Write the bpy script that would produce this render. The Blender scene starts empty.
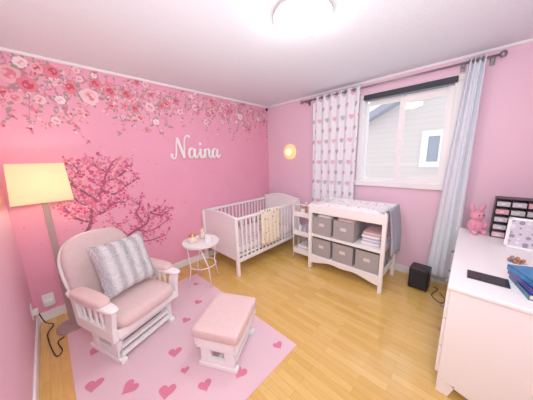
import bpy, bmesh, math, random
from mathutils import Vector, Matrix
random.seed(7)
C = bpy.context.scene.collection
PI = math.pi
H = 2.4; L = 3.26; W = 3.3

# ------------------------------------------------------------------ camera
F = 211.; TH = .194; HD = 2.34; RO = -.0273; CAM = Vector((2.81, -2.99, 1.48))
fw = Vector((math.cos(HD)*math.cos(TH), math.sin(HD)*math.cos(TH), -math.sin(TH)))
rt0 = Vector((math.sin(HD), -math.cos(HD), 0)); up0 = rt0.cross(fw)
rt = rt0*math.cos(RO)+up0*math.sin(RO); up = up0*math.cos(RO)-rt0*math.sin(RO)
cd = bpy.data.cameras.new('camera'); co = bpy.data.objects.new('camera', cd); C.objects.link(co)
co.matrix_world = Matrix.Translation(CAM) @ Matrix((rt, up, -fw)).transposed().to_4x4()
cd.lens = F/533*36; cd.sensor_width = 36; cd.clip_start = .02
bpy.context.scene.camera = co
def P(px, py, ax, v):      # measured point of the photo on a real plane of the room
    r = fw+rt*((px-266.5)/F)-up*((py-200)/F)
    return CAM+r*((v-CAM[ax])/r[ax])

# ------------------------------------------------------------------ materials
def lin(c):
    r = []
    for x in c[:3]:
        x /= 255.
        r.append(x/12.92 if x <= .04045 else ((x+.055)/1.055)**2.4)
    return (*r, 1)
def N(nt, t, **k):
    n = nt.nodes.new(t)
    for a, b in k.items(): setattr(n, a, b)
    return n
def M(name, rgb, rough=.6, bump=0, bs=60, var=.04, metal=0, emit=0, sheen=0, coat=0, stretch=None):
    m = bpy.data.materials.new(name); m.use_nodes = True; nt = m.node_tree; b = nt.nodes['Principled BSDF']
    tc = N(nt, 'ShaderNodeTexCoord'); no = N(nt, 'ShaderNodeTexNoise'); no.inputs['Scale'].default_value = bs; no.inputs['Detail'].default_value = 3
    src = tc.outputs['Object']
    if stretch:
        mp = N(nt, 'ShaderNodeMapping'); mp.inputs['Scale'].default_value = stretch; nt.links.new(src, mp.inputs[0]); src = mp.outputs[0]
    nt.links.new(src, no.inputs['Vector'])
    c = lin(rgb); mx = N(nt, 'ShaderNodeMix', data_type='RGBA')
    mx.inputs[6].default_value = tuple(max(0, x*(1-var)) for x in c[:3])+(1,); mx.inputs[7].default_value = tuple(min(1, x*(1+var)) for x in c[:3])+(1,)
    nt.links.new(no.outputs['Fac'], mx.inputs[0]); nt.links.new(mx.outputs[2], b.inputs['Base Color'])
    b.inputs['Roughness'].default_value = rough; b.inputs['Metallic'].default_value = metal
    if sheen: b.inputs['Sheen Weight'].default_value = sheen
    if coat: b.inputs['Coat Weight'].default_value = coat
    if emit:
        nt.links.new(mx.outputs[2], b.inputs['Emission Color']); b.inputs['Emission Strength'].default_value = emit
    if bump:
        bp = N(nt, 'ShaderNodeBump'); bp.inputs['Strength'].default_value = bump; bp.inputs['Distance'].default_value = .01
        nt.links.new(no.outputs['Fac'], bp.inputs['Height']); nt.links.new(bp.outputs[0], b.inputs['Normal'])
    return m
white = M('white_paint', (251, 252, 252), .35, var=.02)
crib_w = M('crib_white', (251, 251, 252), .4, var=.02)
mural = M('mural_pink', (243, 168, 196), .6, bs=4, var=.05)
wallp = M('wall_light_pink', (245, 208, 227), .55, bs=3, var=.03)
wallq = M('wall_side_pink', (243, 196, 215), .55, bs=3, var=.03)
ceilm = M('ceiling_stipple', (236, 242, 251), .9, bump=.5, bs=90, var=.03)
trimw = M('trim_white', (250, 250, 252), .4, var=.01)
velvet = M('pink_velvet', (228, 200, 198), .75, bump=.15, bs=30, var=.08, sheen=.2)
velvet2 = M('beige_velvet', (218, 196, 194), .75, bump=.15, bs=30, var=.08, sheen=.2)
greyfab = M('grey_fabric', (168, 164, 164), .9, bump=.2, bs=200, var=.08)
dgrey = M('dark_grey', (44, 50, 60), .6)
rimm = M('lamp_rim', (190, 184, 182), .5)
blackm = M('black_plastic', (12, 12, 15), .4)
steel = M('brushed_steel', (150, 148, 152), .35, metal=.9)
taupe = M('taupe_metal', (178, 158, 152), .4, metal=.1)
cloth_w = M('white_cloth', (246, 244, 246), .9, bump=.15, bs=40, var=.03)
cloth_g = M('pale_grey_cloth', (172, 180, 192), .9, bump=.2, bs=30, var=.08)
pinktoy = M('pink_plush', (244, 160, 186), .95, bump=.5, bs=150, var=.1, sheen=.3)
glow = M('dome_glow', (255, 252, 249), .5, emit=24, var=.01)
glow2 = M('night_glow', (250, 222, 150), .5, emit=.4, var=.02)
glow3 = M('night_core', (255, 242, 196), .5, emit=.8, var=.02)
bulbm = M('bulb_glow', (255, 234, 204), .5, emit=78)
letterm = M('sign_white', (255, 255, 255), .4, var=.0)

def floor_mat():
    m = bpy.data.materials.new('laminate_floor'); m.use_nodes = True; nt = m.node_tree; b = nt.nodes['Principled BSDF']
    tc = N(nt, 'ShaderNodeTexCoord'); br = N(nt, 'ShaderNodeTexBrick'); br.offset = .37; br.offset_frequency = 2
    br.inputs['Scale'].default_value = 1; br.inputs['Brick Width'].default_value = .43; br.inputs['Row Height'].default_value = .055
    br.inputs['Mortar Size'].default_value = .0008; br.inputs['Bias'].default_value = 0
    br.inputs['Color1'].default_value = lin((224, 180, 94)); br.inputs['Color2'].default_value = lin((236, 198, 116)); br.inputs['Mortar'].default_value = lin((200, 150, 72))
    nt.links.new(tc.outputs['Object'], br.inputs['Vector'])
    mp = N(nt, 'ShaderNodeMapping'); mp.inputs['Scale'].default_value = (4, 60, 1); nt.links.new(tc.outputs['Object'], mp.inputs[0])
    no = N(nt, 'ShaderNodeTexNoise'); no.inputs['Scale'].default_value = 1.5; no.inputs['Detail'].default_value = 5; nt.links.new(mp.outputs[0], no.inputs['Vector'])
    mx = N(nt, 'ShaderNodeMix', data_type='RGBA', blend_type='MULTIPLY'); mx.inputs[0].default_value = .28
    rp = N(nt, 'ShaderNodeValToRGB'); rp.color_ramp.elements[0].position = .3; rp.color_ramp.elements[0].color = (.66, .55, .38, 1); rp.color_ramp.elements[1].position = .65; rp.color_ramp.elements[1].color = (1, 1, 1, 1)
    nt.links.new(no.outputs['Fac'], rp.inputs[0]); nt.links.new(br.outputs['Color'], mx.inputs[6]); nt.links.new(rp.outputs[0], mx.inputs[7])
    nt.links.new(mx.outputs[2], b.inputs['Base Color']); b.inputs['Roughness'].default_value = .15; b.inputs['Coat Weight'].default_value = .3; b.inputs['Coat Roughness'].default_value = .12
    return m
def heart_mat(name, base, c1, c2, s=9., k=4.6):
    m = bpy.data.materials.new(name); m.use_nodes = True; nt = m.node_tree; b = nt.nodes['Principled BSDF']; lk = nt.links.new
    def mt(op, a, bb=None, cc=None):
        n = N(nt, 'ShaderNodeMath', operation=op)
        for i, v in enumerate((a, bb, cc)):
            if v is None: continue
            if isinstance(v, (int, float)): n.inputs[i].default_value = v
            else: lk(v, n.inputs[i])
        return n.outputs[0]
    tc = N(nt, 'ShaderNodeTexCoord'); sp = N(nt, 'ShaderNodeSeparateXYZ'); lk(tc.outputs['UV'], sp.inputs[0])
    V = mt('MULTIPLY', sp.outputs[1], s); row = mt('FLOOR', V); par = mt('MODULO', row, 2.)
    U = mt('ADD', mt('MULTIPLY', sp.outputs[0], s), mt('MULTIPLY', par, .5))
    x = mt('MULTIPLY', mt('SUBTRACT', mt('FRACT', U), .5), k); y = mt('MULTIPLY', mt('SUBTRACT', mt('FRACT', V), .5), k)
    x2 = mt('MULTIPLY', x, x); y2 = mt('MULTIPLY', y, y); a = mt('SUBTRACT', mt('ADD', x2, y2), 1.)
    a3 = mt('MULTIPLY', mt('MULTIPLY', a, a), a); h = mt('SUBTRACT', a3, mt('MULTIPLY', x2, mt('MULTIPLY', y2, y)))
    mask = mt('LESS_THAN', h, 0.)
    m1 = N(nt, 'ShaderNodeMix', data_type='RGBA'); m1.inputs[6].default_value = lin(c1); m1.inputs[7].default_value = lin(c2)
    lk(mt('MODULO', mt('ADD', row, mt('FLOOR', U)), 2.), m1.inputs[0])
    m2 = N(nt, 'ShaderNodeMix', data_type='RGBA'); m2.inputs[6].default_value = lin(base); lk(m1.outputs[2], m2.inputs[7]); lk(mask, m2.inputs[0])
    lk(m2.outputs[2], b.inputs['Base Color']); b.inputs['Roughness'].default_value = .85
    return m
def dots_mat(name, base, cols, sc=16, thr=.3):
    m = bpy.data.materials.new(name); m.use_nodes = True; nt = m.node_tree; b = nt.nodes['Principled BSDF']; lk = nt.links.new
    tc = N(nt, 'ShaderNodeTexCoord'); vo = N(nt, 'ShaderNodeTexVoronoi', voronoi_dimensions='3D'); vo.inputs['Scale'].default_value = sc; vo.inputs['Randomness'].default_value = .55
    lk(tc.outputs['Object'], vo.inputs['Vector'])
    rp = N(nt, 'ShaderNodeValToRGB'); rp.color_ramp.interpolation = 'CONSTANT'
    e = rp.color_ramp.elements; e[0].color = lin(cols[0]); e[1].position = .4; e[1].color = lin(cols[1])
    for i, c in enumerate(cols[2:]):
        q = e.new(.6+.2*i); q.color = lin(c)
    sp = N(nt, 'ShaderNodeSeparateColor'); lk(vo.outputs['Color'], sp.inputs[0]); lk(sp.outputs[0], rp.inputs[0])
    lt = N(nt, 'ShaderNodeMath', operation='LESS_THAN'); lk(vo.outputs['Distance'], lt.inputs[0]); lt.inputs[1].default_value = thr
    mx = N(nt, 'ShaderNodeMix', data_type='RGBA'); mx.inputs[6].default_value = lin(base); lk(rp.outputs[0], mx.inputs[7]); lk(lt.outputs[0], mx.inputs[0])
    lk(mx.outputs[2], b.inputs['Base Color']); b.inputs['Roughness'].default_value = .9
    return m
def fur_mat():
    m = bpy.data.materials.new('striped_fur'); m.use_nodes = True; nt = m.node_tree; b = nt.nodes['Principled BSDF']; lk = nt.links.new
    tc = N(nt, 'ShaderNodeTexCoord'); wv = N(nt, 'ShaderNodeTexWave', bands_direction='Y'); wv.inputs['Scale'].default_value = 3.4; wv.inputs['Distortion'].default_value = 2.2; wv.inputs['Detail'].default_value = 8; wv.inputs['Detail Scale'].default_value = 16; wv.inputs['Detail Roughness'].default_value = .85
    lk(tc.outputs['Object'], wv.inputs['Vector']); rp = N(nt, 'ShaderNodeValToRGB')
    rp.color_ramp.elements[0].color = lin((206, 206, 212)); rp.color_ramp.elements[0].position = .0; rp.color_ramp.elements[1].color = lin((247, 247, 249)); rp.color_ramp.elements[1].position = .8
    lk(wv.outputs['Fac'], rp.inputs[0]); lk(rp.outputs[0], b.inputs['Base Color']); b.inputs['Roughness'].default_value = .95
    no = N(nt, 'ShaderNodeTexNoise'); no.inputs['Scale'].default_value = 70; lk(tc.outputs['Object'], no.inputs['Vector'])
    bp = N(nt, 'ShaderNodeBump'); bp.inputs['Strength'].default_value = 1; bp.inputs['Distance'].default_value = .03; lk(no.outputs['Fac'], bp.inputs['Height']); lk(bp.outputs[0], b.inputs['Normal'])
    return m
def shade_mat():
    m = bpy.data.materials.new('lamp_shade_cloth'); m.use_nodes = True; nt = m.node_tree; nt.nodes.clear(); lk = nt.links.new
    o = N(nt, 'ShaderNodeOutputMaterial'); tr = N(nt, 'ShaderNodeBsdfTranslucent'); tr.inputs[0].default_value = lin((255, 240, 214))
    df = N(nt, 'ShaderNodeBsdfDiffuse'); df.inputs[0].default_value = lin((244, 232, 206)); em = N(nt, 'ShaderNodeEmission')
    no = N(nt, 'ShaderNodeTexNoise'); no.inputs['Scale'].default_value = 120
    mc = N(nt, 'ShaderNodeMix', data_type='RGBA'); mc.inputs[6].default_value = lin((255, 224, 176)); mc.inputs[7].default_value = lin((255, 228, 184)); lk(no.outputs['Fac'], mc.inputs[0]); lk(mc.outputs[2], em.inputs[0])
    em.inputs[1].default_value = .03
    a = N(nt, 'ShaderNodeMixShader'); a.inputs[0].default_value = .5; lk(tr.outputs[0], a.inputs[1]); lk(df.outputs[0], a.inputs[2])
    s = N(nt, 'ShaderNodeAddShader'); lk(a.outputs[0], s.inputs[0]); lk(em.outputs[0], s.inputs[1]); lk(s.outputs[0], o.inputs[0])
    return m
def glass_mat():
    m = bpy.data.materials.new('window_glass'); m.use_nodes = True; nt = m.node_tree; nt.nodes.clear(); lk = nt.links.new
    o = N(nt, 'ShaderNodeOutputMaterial'); t = N(nt, 'ShaderNodeBsdfTransparent'); g = N(nt, 'ShaderNodeBsdfGlossy'); g.inputs['Roughness'].default_value = .02
    a = N(nt, 'ShaderNodeMixShader'); a.inputs[0].default_value = .03; lk(t.outputs[0], a.inputs[1]); lk(g.outputs[0], a.inputs[2]); lk(a.outputs[0], o.inputs[0])
    return m
def siding_mat(name, c1, c2, freq):
    m = bpy.data.materials.new(name); m.use_nodes = True; nt = m.node_tree; b = nt.nodes['Principled BSDF']; lk = nt.links.new
    tc = N(nt, 'ShaderNodeTexCoord'); wv = N(nt, 'ShaderNodeTexWave', bands_direction='Z', wave_profile='SAW'); wv.inputs['Scale'].default_value = freq; lk(tc.outputs['Object'], wv.inputs['Vector'])
    rp = N(nt, 'ShaderNodeValToRGB'); rp.color_ramp.elements[0].color = lin(c2); rp.color_ramp.elements[1].position = .15; rp.color_ramp.elements[1].color = lin(c1)
    lk(wv.outputs['Fac'], rp.inputs[0]); lk(rp.outputs[0], b.inputs['Base Color']); b.inputs['Roughness'].default_value = .8
    return m

# ------------------------------------------------------------------ mesh builder
def spow(v, e): return math.copysign(abs(v)**e, v)
def catmull(pts, n=8, closed=False):
    pts = [Vector(p) for p in pts]; q = [pts[0]*2-pts[1]]+pts+[pts[-1]*2-pts[-2]]; out = []
    for i in range(1, len(q)-2):
        for k in range(n):
            t = k/n; a, b, c, d = q[i-1], q[i], q[i+1], q[i+2]
            out.append(.5*((2*b)+(c-a)*t+(2*a-5*b+4*c-d)*t*t+(3*b-a-3*c+d)*t**3))
    out.append(pts[-1]); return out
class MB:
    def __init__(s): s.v = []; s.f = []; s.m = []; s.X = Matrix.Identity(4)
    def _a(s, vs, fs, mi=0):
        o = len(s.v); s.v += [tuple(s.X @ Vector(v)) for v in vs]
        for f in fs: s.f.append([o+i for i in f]); s.m.append(mi)
        return s
    def box(s, lo, hi, mi=0):
        x0, y0, z0 = lo; x1, y1, z1 = hi
        return s._a([(x0,y0,z0),(x1,y0,z0),(x1,y1,z0),(x0,y1,z0),(x0,y0,z1),(x1,y0,z1),(x1,y1,z1),(x0,y1,z1)],
                    [(0,3,2,1),(4,5,6,7),(0,1,5,4),(1,2,6,5),(2,3,7,6),(3,0,4,7)], mi)
    def tube(s, pts, r, n=8, mi=0, cap=True, flat=None):
        pts = [Vector(p) for p in pts]; rr = r if isinstance(r, (list, tuple)) else [r]*len(pts); vs = []; fs = []
        up_ = None
        for i, p in enumerate(pts):
            t = (pts[min(i+1, len(pts)-1)]-pts[max(i-1, 0)]).normalized()
            if up_ is None: up_ = Vector((0, 0, 1)) if abs(t.z) < .9 else Vector((1, 0, 0))
            a = t.cross(up_)
            if a.length < 1e-4: a = t.cross(Vector((.3, .9, .1)))
            a.normalize(); b = a.cross(t).normalized(); up_ = b
            for k in range(n):
                g = 2*PI*k/n; vs.append(p+(a*math.cos(g)+b*math.sin(g))*rr[i])
        for i in range(len(pts)-1):
            for k in range(n): fs.append((i*n+k, i*n+(k+1) % n, (i+1)*n+(k+1) % n, (i+1)*n+k))
        if cap: fs.append(tuple(range(n-1, -1, -1))); fs.append(tuple(range((len(pts)-1)*n, len(pts)*n)))
        return s._a(vs, fs, mi)
    def se(s, c, r, e1=1., e2=1., n=14, k=28, mi=0):
        vs = []; fs = []
        for i in range(n+1):
            la = -PI/2+PI*i/n
            for j in range(k):
                lo = 2*PI*j/k
                vs.append((c[0]+r[0]*spow(math.cos(la), e1)*spow(math.cos(lo), e2), c[1]+r[1]*spow(math.cos(la), e1)*spow(math.sin(lo), e2), c[2]+r[2]*spow(math.sin(la), e1)))
        for i in range(n):
            for j in range(k): fs.append((i*k+j, i*k+(j+1) % k, (i+1)*k+(j+1) % k, (i+1)*k+j))
        return s._a(vs, fs, mi)
    def lathe(s, prof, c=(0, 0, 0), n=28, mi=0):
        vs = []; fs = []
        for r, z in prof:
            for k in range(n): g = 2*PI*k/n; vs.append((c[0]+r*math.cos(g), c[1]+r*math.sin(g), c[2]+z))
        for i in range(len(prof)-1):
            for k in range(n): fs.append((i*n+k, i*n+(k+1) % n, (i+1)*n+(k+1) % n, (i+1)*n+k))
        return s._a(vs, fs, mi)
    def prism(s, poly, ax, a, b, mi=0):
        def mk(p, w):
            q = list(p); q.insert(ax, w); return tuple(q)
        n = len(poly); vs = [mk(p, a) for p in poly]+[mk(p, b) for p in poly]
        fs = [tuple(range(n-1, -1, -1)), tuple(range(n, 2*n))]+[(i, (i+1) % n, n+(i+1) % n, n+i) for i in range(n)]
        return s._a(vs, fs, mi)
    def poly(s, vs, mi=0): return s._a(vs, [tuple(range(len(vs)))], mi)
    def build(s, name, mats, parent=None, bevel=0, smooth=False, seg=2, loc=None, kind=None, keepn=False):
        me = bpy.data.meshes.new(name); me.from_pydata(s.v, [], s.f)
        if not isinstance(mats, (list, tuple)): mats = [mats]
        for m in mats: me.materials.append(m)
        me.polygons.foreach_set('material_index', s.m)
        bm = bmesh.new(); bm.from_mesh(me)
        if smooth: bmesh.ops.remove_doubles(bm, verts=bm.verts, dist=1e-5)
        if not keepn: bmesh.ops.recalc_face_normals(bm, faces=bm.faces)
        if smooth:
            for f in bm.faces: f.smooth = True
        bm.to_mesh(me); bm.free()
        o = bpy.data.objects.new(name, me); C.objects.link(o)
        if parent: o.parent = parent
        if loc: o.location = loc
        if bevel:
            b = o.modifiers.new('bevel', 'BEVEL'); b.width = bevel; b.segments = seg; b.limit_method = 'ANGLE'; b.angle_limit = math.radians(40)
        if kind: o['kind'] = kind
        return o
def tag(o, label, cat, group=None):
    o['label'] = label; o['category'] = cat
    if group: o['group'] = group
    return o
def thing(name, label, cat, loc=(0, 0, 0), rz=0, group=None):
    o = bpy.data.objects.new(name, None); o.empty_display_size = .1; C.objects.link(o); o.location = loc; o.rotation_euler = (0, 0, rz)
    return tag(o, label, cat, group)
def dup(root, loc, rz, label):
    r = root.copy(); C.objects.link(r); r.location = loc; r.rotation_euler = (0, 0, rz); r['label'] = label
    for ch in root.children:
        c = ch.copy(); C.objects.link(c); c.parent = r
        for g in ch.children:
            d = g.copy(); C.objects.link(d); d.parent = c
    return r
def Bx(name, lo, hi, m, parent=None, bevel=.003, **k): return MB().box(lo, hi).build(name, m, parent, bevel=bevel, **k)

# ------------------------------------------------------------------ room shell
Bx('floor', (-.1, -L-.1, -.08), (W+.1, .1, 0), floor_mat(), bevel=0, kind='structure')
Bx('ceiling', (-.1, -L-.1, H), (W+.1, .12, H+.08), ceilm, bevel=0, kind='structure')
WX0, WX1, WZ0, WZ1 = 1.72, 2.62, 1.14, 2.19
w = MB(); T = .14
w.box((-.1, 0, 0), (WX0, T, H)); w.box((WX1, 0, 0), (W+.1, T, H)); w.box((WX0, 0, 0), (WX1, T, WZ0)); w.box((WX0, 0, WZ1), (WX1, T, H))
w.build('wall_right', wallp, kind='structure')
Bx('wall_front', (-.1, -L-.1, 0), (W+.1, -L, H), wallq, bevel=0, kind='structure')
Bx('wall_rear', (W, -L, 0), (W+.1, 0, H), wallq, bevel=0, kind='structure')

# mural wall: painted blossom pattern is part of the wall's own mesh
mm = [mural] + [M('mural_%d' % i, c, .6, bs=20, var=.05) for i, c in enumerate([
    (250, 212, 220), (246, 182, 194), (232, 130, 148), (206, 78, 102), (253, 236, 238), (186, 134, 150), (160, 160, 144), (148, 84, 112), (206, 72, 118), (232, 114, 156), (214, 88, 136)])]
mw = MB(); mw.box((-.1, -L, 0), (0, 0, H))
lay = [0]
def eps():
    lay[0] = (lay[0]+1) % 60; return .0006+lay[0]*.00003
def blob(y, z, r, mi, e, n=8):
    y = min(max(y, -L+r), -r); z = min(z, H-r)
    mw.poly([(e, y+r*math.cos(g), z+r*math.sin(g)) for g in [2*PI*k/n for k in range(n)]], mi)
def leaf(y, z, l, ang, mi):
    e = eps(); c, s = math.cos(ang), math.sin(ang)
    pts = [(0, 0), (.3, .22), (.65, .2), (1, 0), (.65, -.2), (.3, -.22)]
    mw.poly([(e, min(max(y+l*(a*c-b*s), -L), 0), min(z+l*(a*s+b*c), H)) for a, b in pts], mi)
def stroke(pts, r0, r1, mi):
    cs = catmull([(0, p[0], p[1]) for p in pts], 5); n = len(cs); e = eps()
    for i in range(n-1):
        a, b = cs[i], cs[i+1]; d = (b-a)
        if d.length < 1e-5: continue
        q = Vector((0, -d.z, d.y)).normalized(); ra = r0+(r1-r0)*i/n; rb = r0+(r1-r0)*(i+1)/n
        mw.poly([(e, *(a+q*ra)[1:]), (e, *(b+q*rb)[1:]), (e, *(b-q*rb)[1:]), (e, *(a-q*ra)[1:])], mi)
def rose(y, z, R):
    e = .0026+random.random()*.0004
    a0 = random.random()*6; out, mid, inn = random.choice([(1, 2, 3), (2, 3, 4), (3, 4, 4), (2, 3, 3), (1, 2, 3), (3, 2, 4), (5, 1, 2)])
    for k in range(5):
        g = a0+k*2*PI/5+random.uniform(-.2, .2); leaf(y+R*.5*math.cos(g), z+R*.5*math.sin(g), R*random.uniform(.7, 1.1), g, random.choice([7, 7, 6]))
    for k in range(6): g = a0+k*PI/3; blob(y+R*.48*math.cos(g), z+R*.48*math.sin(g), R*random.uniform(.36, .52), out, e+k*.00002)
    g = random.random()*6; blob(y+R*.12*math.cos(g), z+R*.12*math.sin(g), R*.52, mid, e+.0002)
    for k in range(4): g = a0+.4+k*PI/2; blob(y+R*.26*math.cos(g), z+R*.26*math.sin(g), R*random.uniform(.16, .24), out if k % 2 else inn, e+.0003+k*.00002, n=6)
    blob(y, z, R*.17, inn, e+.0005)
def W2(px, py): p = P(px, py, 0, 0.); return (p.y, p.z)
def lowz(y):
    return 1.99+.10*math.sin(y*3.1)+.06*math.sin(y*7.3+1)-(.14 if y < -2.75 else 0)-(.14 if -2.15 < y < -1.75 else 0)
for i in range(70):
    y0 = -L+.03+(L-.1)*(i+random.random())/70; z0 = 2.36-random.random()*.08; lz = lowz(y0)+random.uniform(-.16, .28)
    pts = [(y0, z0)]; y = y0; z = z0; sw = random.uniform(-.8, .8)
    while z > lz:
        z -= .05; y += .045*sw+random.uniform(-.012, .012); y = min(max(y, -L+.02), -.03); pts.append((y, z))
    if len(pts) < 3: continue
    stroke(pts, .0025, .0012, 6)
    for p in pts:
        for _ in range(2):
            a = random.uniform(-PI, PI); leaf(p[0], p[1], random.uniform(.02, .05), a, random.choice([6, 7, 3, 1, 2, 3, 7]))
    blob(pts[-1][0], pts[-1][1], .010, random.choice([3, 4, 4]), .002)
for px, py, R in [(8,74,.08),(28,84,.07),(52,72,.062),(16,98,.05),(2,92,.06),(70,88,.062),(90,97,.086),(80,112,.045),(110,92,.057),(127,95,.057),(112,106,.045),(60,100,.042),(40,100,.045),
                  (150,107,.057),(140,118,.048),(166,104,.057),(180,112,.045),(195,108,.05),(212,112,.064),(206,122,.045),(228,111,.064),(240,117,.057),(250,113,.05),(258,119,.042),(222,122,.038),(135,108,.042),(96,84,.055),(36,68,.05),(156,122,.038),(20,62,.05),(176,101,.042)]:
    y, z = W2(px, py); rose(y, min(z, H-R-.01), R)
for i in range(70):
    y = -L+.04+random.random()*(L-.1); t = random.random()**1.5; rose(y, 2.37-(2.37-lowz(y)-.03)*t, random.uniform(.014, .040))
for i in range(200):
    y = -L+.05+random.random()*(L-.3); z = random.uniform(.7, 2.0); leaf(y, z, random.uniform(.01, .022), random.uniform(-PI, PI), random.choice([1, 3, 2, 3, 4]))
def tree(lines, r0):
    for k, ln in enumerate(lines):
        q = [W2(*p) for p in ln]; stroke(q, r0 if k == 0 else r0*.6, r0*.28, 8)
        cs = catmull([(0, a, b) for a, b in q], 4)
        for j, c in enumerate(cs):
            if k == 0 and j < len(cs)*.35: continue
            for sgn in (-1, 1):
                if random.random() < .4: continue
                a = PI/2+sgn*random.uniform(.3, 1.2); d = random.uniform(.05, .13); e = (c.y+d*math.cos(a), c.z+d*math.sin(a))
                stroke([(c.y, c.z), ((c.y+e[0])/2+random.uniform(-.02, .02), (c.z+e[1])/2-.008), e], .0028, .0013, 8)
                for _ in range(random.choice([3, 4, 6])): blob(e[0]+random.gauss(0, .015), e[1]+random.gauss(0, .015), random.uniform(.007, .016), random.choice([10, 10, 11, 3, 3, 9, 2]), eps(), n=7)
            for _ in range(4):
                blob(c.y+random.gauss(0, .035), c.z+random.gauss(0, .035), random.uniform(.006, .015), random.choice([10, 10, 11, 3, 2, 9]), eps(), n=7)
tree([[(62,272),(76,246),(90,226),(92,208),(102,190),(106,174),(114,160)], [(96,200),(84,192),(72,184),(78,172),(73,164)], [(100,190),(114,194),(126,186),(138,178)],
      [(104,182),(116,178),(124,172),(132,164)], [(90,216),(104,212),(112,204),(126,202)], [(88,222),(76,218),(62,206)], [(94,205),(82,204),(70,194)], [(108,172),(98,168),(92,162)]], .021)
tree([[(100,270),(118,250),(130,234),(146,224),(150,214),(160,207)], [(133,229),(150,231),(168,220)], [(126,237),(146,241),(166,235)], [(143,222),(136,213),(140,206),(136,202)], [(150,213),(162,215),(169,210)], [(120,245),(114,234),(118,225)]], .017)
mw.build('wall_left', mm, kind='structure', keepn=True)

MB().box((0, -L, 0), (.014, 0, .09)).build('baseboard_left', trimw, bevel=.003, kind='structure')
MB().box((.014, -.014, 0), (W, 0, .09)).build('baseboard_right', trimw, bevel=.003, kind='structure')
MB().box((.014, -L, 0), (W, -L+.014, .09)).build('baseboard_front', trimw, bevel=.003, kind='structure')
MB().box((W-.014, -L+.014, 0), (W, -.014, .09)).build('baseboard_rear', trimw, bevel=.003, kind='structure')
MB().box((0, -L, H-.022), (.02, 0, H)).build('trim_1', trimw, kind='structure')
MB().box((.02, -.02, H-.022), (W, 0, H)).build('trim_2', trimw, kind='structure')
MB().box((.02, -L, H-.022), (W, -L+.02, H)).build('trim_3', trimw, kind='structure')

# ------------------------------------------------------------------ window
wf = MB(); cz = .05
wf.box((WX0-cz, -.018, WZ0), (WX0+.012, .1, WZ1)); wf.box((WX1-.012, -.018, WZ0), (WX1+cz, .1, WZ1)); wf.box((WX0-cz, -.018, WZ1-.01), (WX1+cz, .1, WZ1+.05)); wf.box((WX0, 0, WZ0), (WX1, .1, WZ0+.02))
win = wf.build('window_1', white, bevel=.003, kind='structure')
Bx('window_sill', (WX0-.07, -.045, WZ0-.05), (WX1+.07, .02, WZ0+.012), white, win)
mid = P(399, 140, 1, .05).x
def sash(x0, x1, y, b, nm):
    s = MB(); z0, z1 = WZ0+.02, WZ1-.045
    s.box((x0, y, z0), (x0+b, y+.03, z1)); s.box((x1-b, y, z0), (x1, y+.03, z1)); s.box((x0+b, y, z0), (x1-b, y+.03, z0+b)); s.box((x0+b, y, z1-b*1.2), (x1-b, y+.03, z1+.04))
    o = s.build(nm, white, win, bevel=.003)
    Bx('window_pane', (x0+b, y+.012, z0+b), (x1-b, y+.016, z1-b), glass_mat(), o, bevel=0)
sash(WX0+.012, mid+.02, .065, .03, 'sash'); sash(mid-.02, WX1-.012, .03, .06, 'sash')
bl = thing('roller_blind', 'dark grey roller blind rolled up at the top of the window', 'blind', (WX0, -.022, WZ1-.02))
Bx('cassette', (.0, -.016, 0), (WX1-WX0, .003, .062), dgrey, bl, .006)
Bx('bottom_bar', (.02, -.006, -.022), (WX1-WX0-.02, .003, 0), M('blind_bar', (120, 134, 146), .5), bl)

# ------------------------------------------------------------------ outside
hs = thing('neighbour_house', 'beige sided neighbouring house seen through the window', 'house', (0, 3.0, -1.0))
ra = P(362, 127, 1, 3.0); rb = P(397, 106, 1, 3.0); k_ = (rb.z-ra.z)/(rb.x-ra.x)
def rz_(x): return ra.z+1+k_*(x-ra.x)
xl, xp, xr_ = ra.x-1.6, rb.x+1.9, rb.x+5.2
sm = siding_mat('beige_siding', (218, 208, 200), (204, 193, 184), 2.6)
MB().prism([(xl, 0), (xr_, 0), (xr_, rz_(xp)-k_*(xr_-xp)), (xp, rz_(xp)), (xl, rz_(xl))], 1, 0, .2).build('siding', sm, hs)
MB().prism([(xl-.3, rz_(xl-.3)), (xp, rz_(xp)), (xr_+.3, rz_(xp)-k_*(xr_+.3-xp)), (xr_+.3, rz_(xp)-k_*(xr_+.3-xp)+.16), (xp, rz_(xp)+.16), (xl-.3, rz_(xl-.3)+.16)], 1, -.3, .6).build('roof', M('roof_fascia', (160, 160, 174), .8), hs)
a = P(419, 167, 1, 3.0); b = P(449, 129, 1, 3.0)
wx0, wx1, wz0, wz1 = a.x, b.x, a.z+1, b.z+1
q = MB(); t_ = .12
q.box((wx0, -.05, wz0), (wx0+t_, 0, wz1)); q.box((wx1-t_, -.05, wz0), (wx1, 0, wz1)); q.box((wx0+t_, -.05, wz0), (wx1-t_, 0, wz0+t_)); q.box((wx0+t_, -.05, wz1-t_), (wx1-t_, 0, wz1))
wo = q.build('window', white, hs); Bx('pane', (wx0+t_, -.02, wz0+t_), (wx1-t_, 0, wz1-t_), M('grey_pane', (150, 162, 172), .6), wo, bevel=0)
Bx('ground', (-8, .3, -1.1), (10, 9, -1.0), M('snow_ground', (225, 228, 235), .9), bevel=0, kind='structure')

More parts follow.
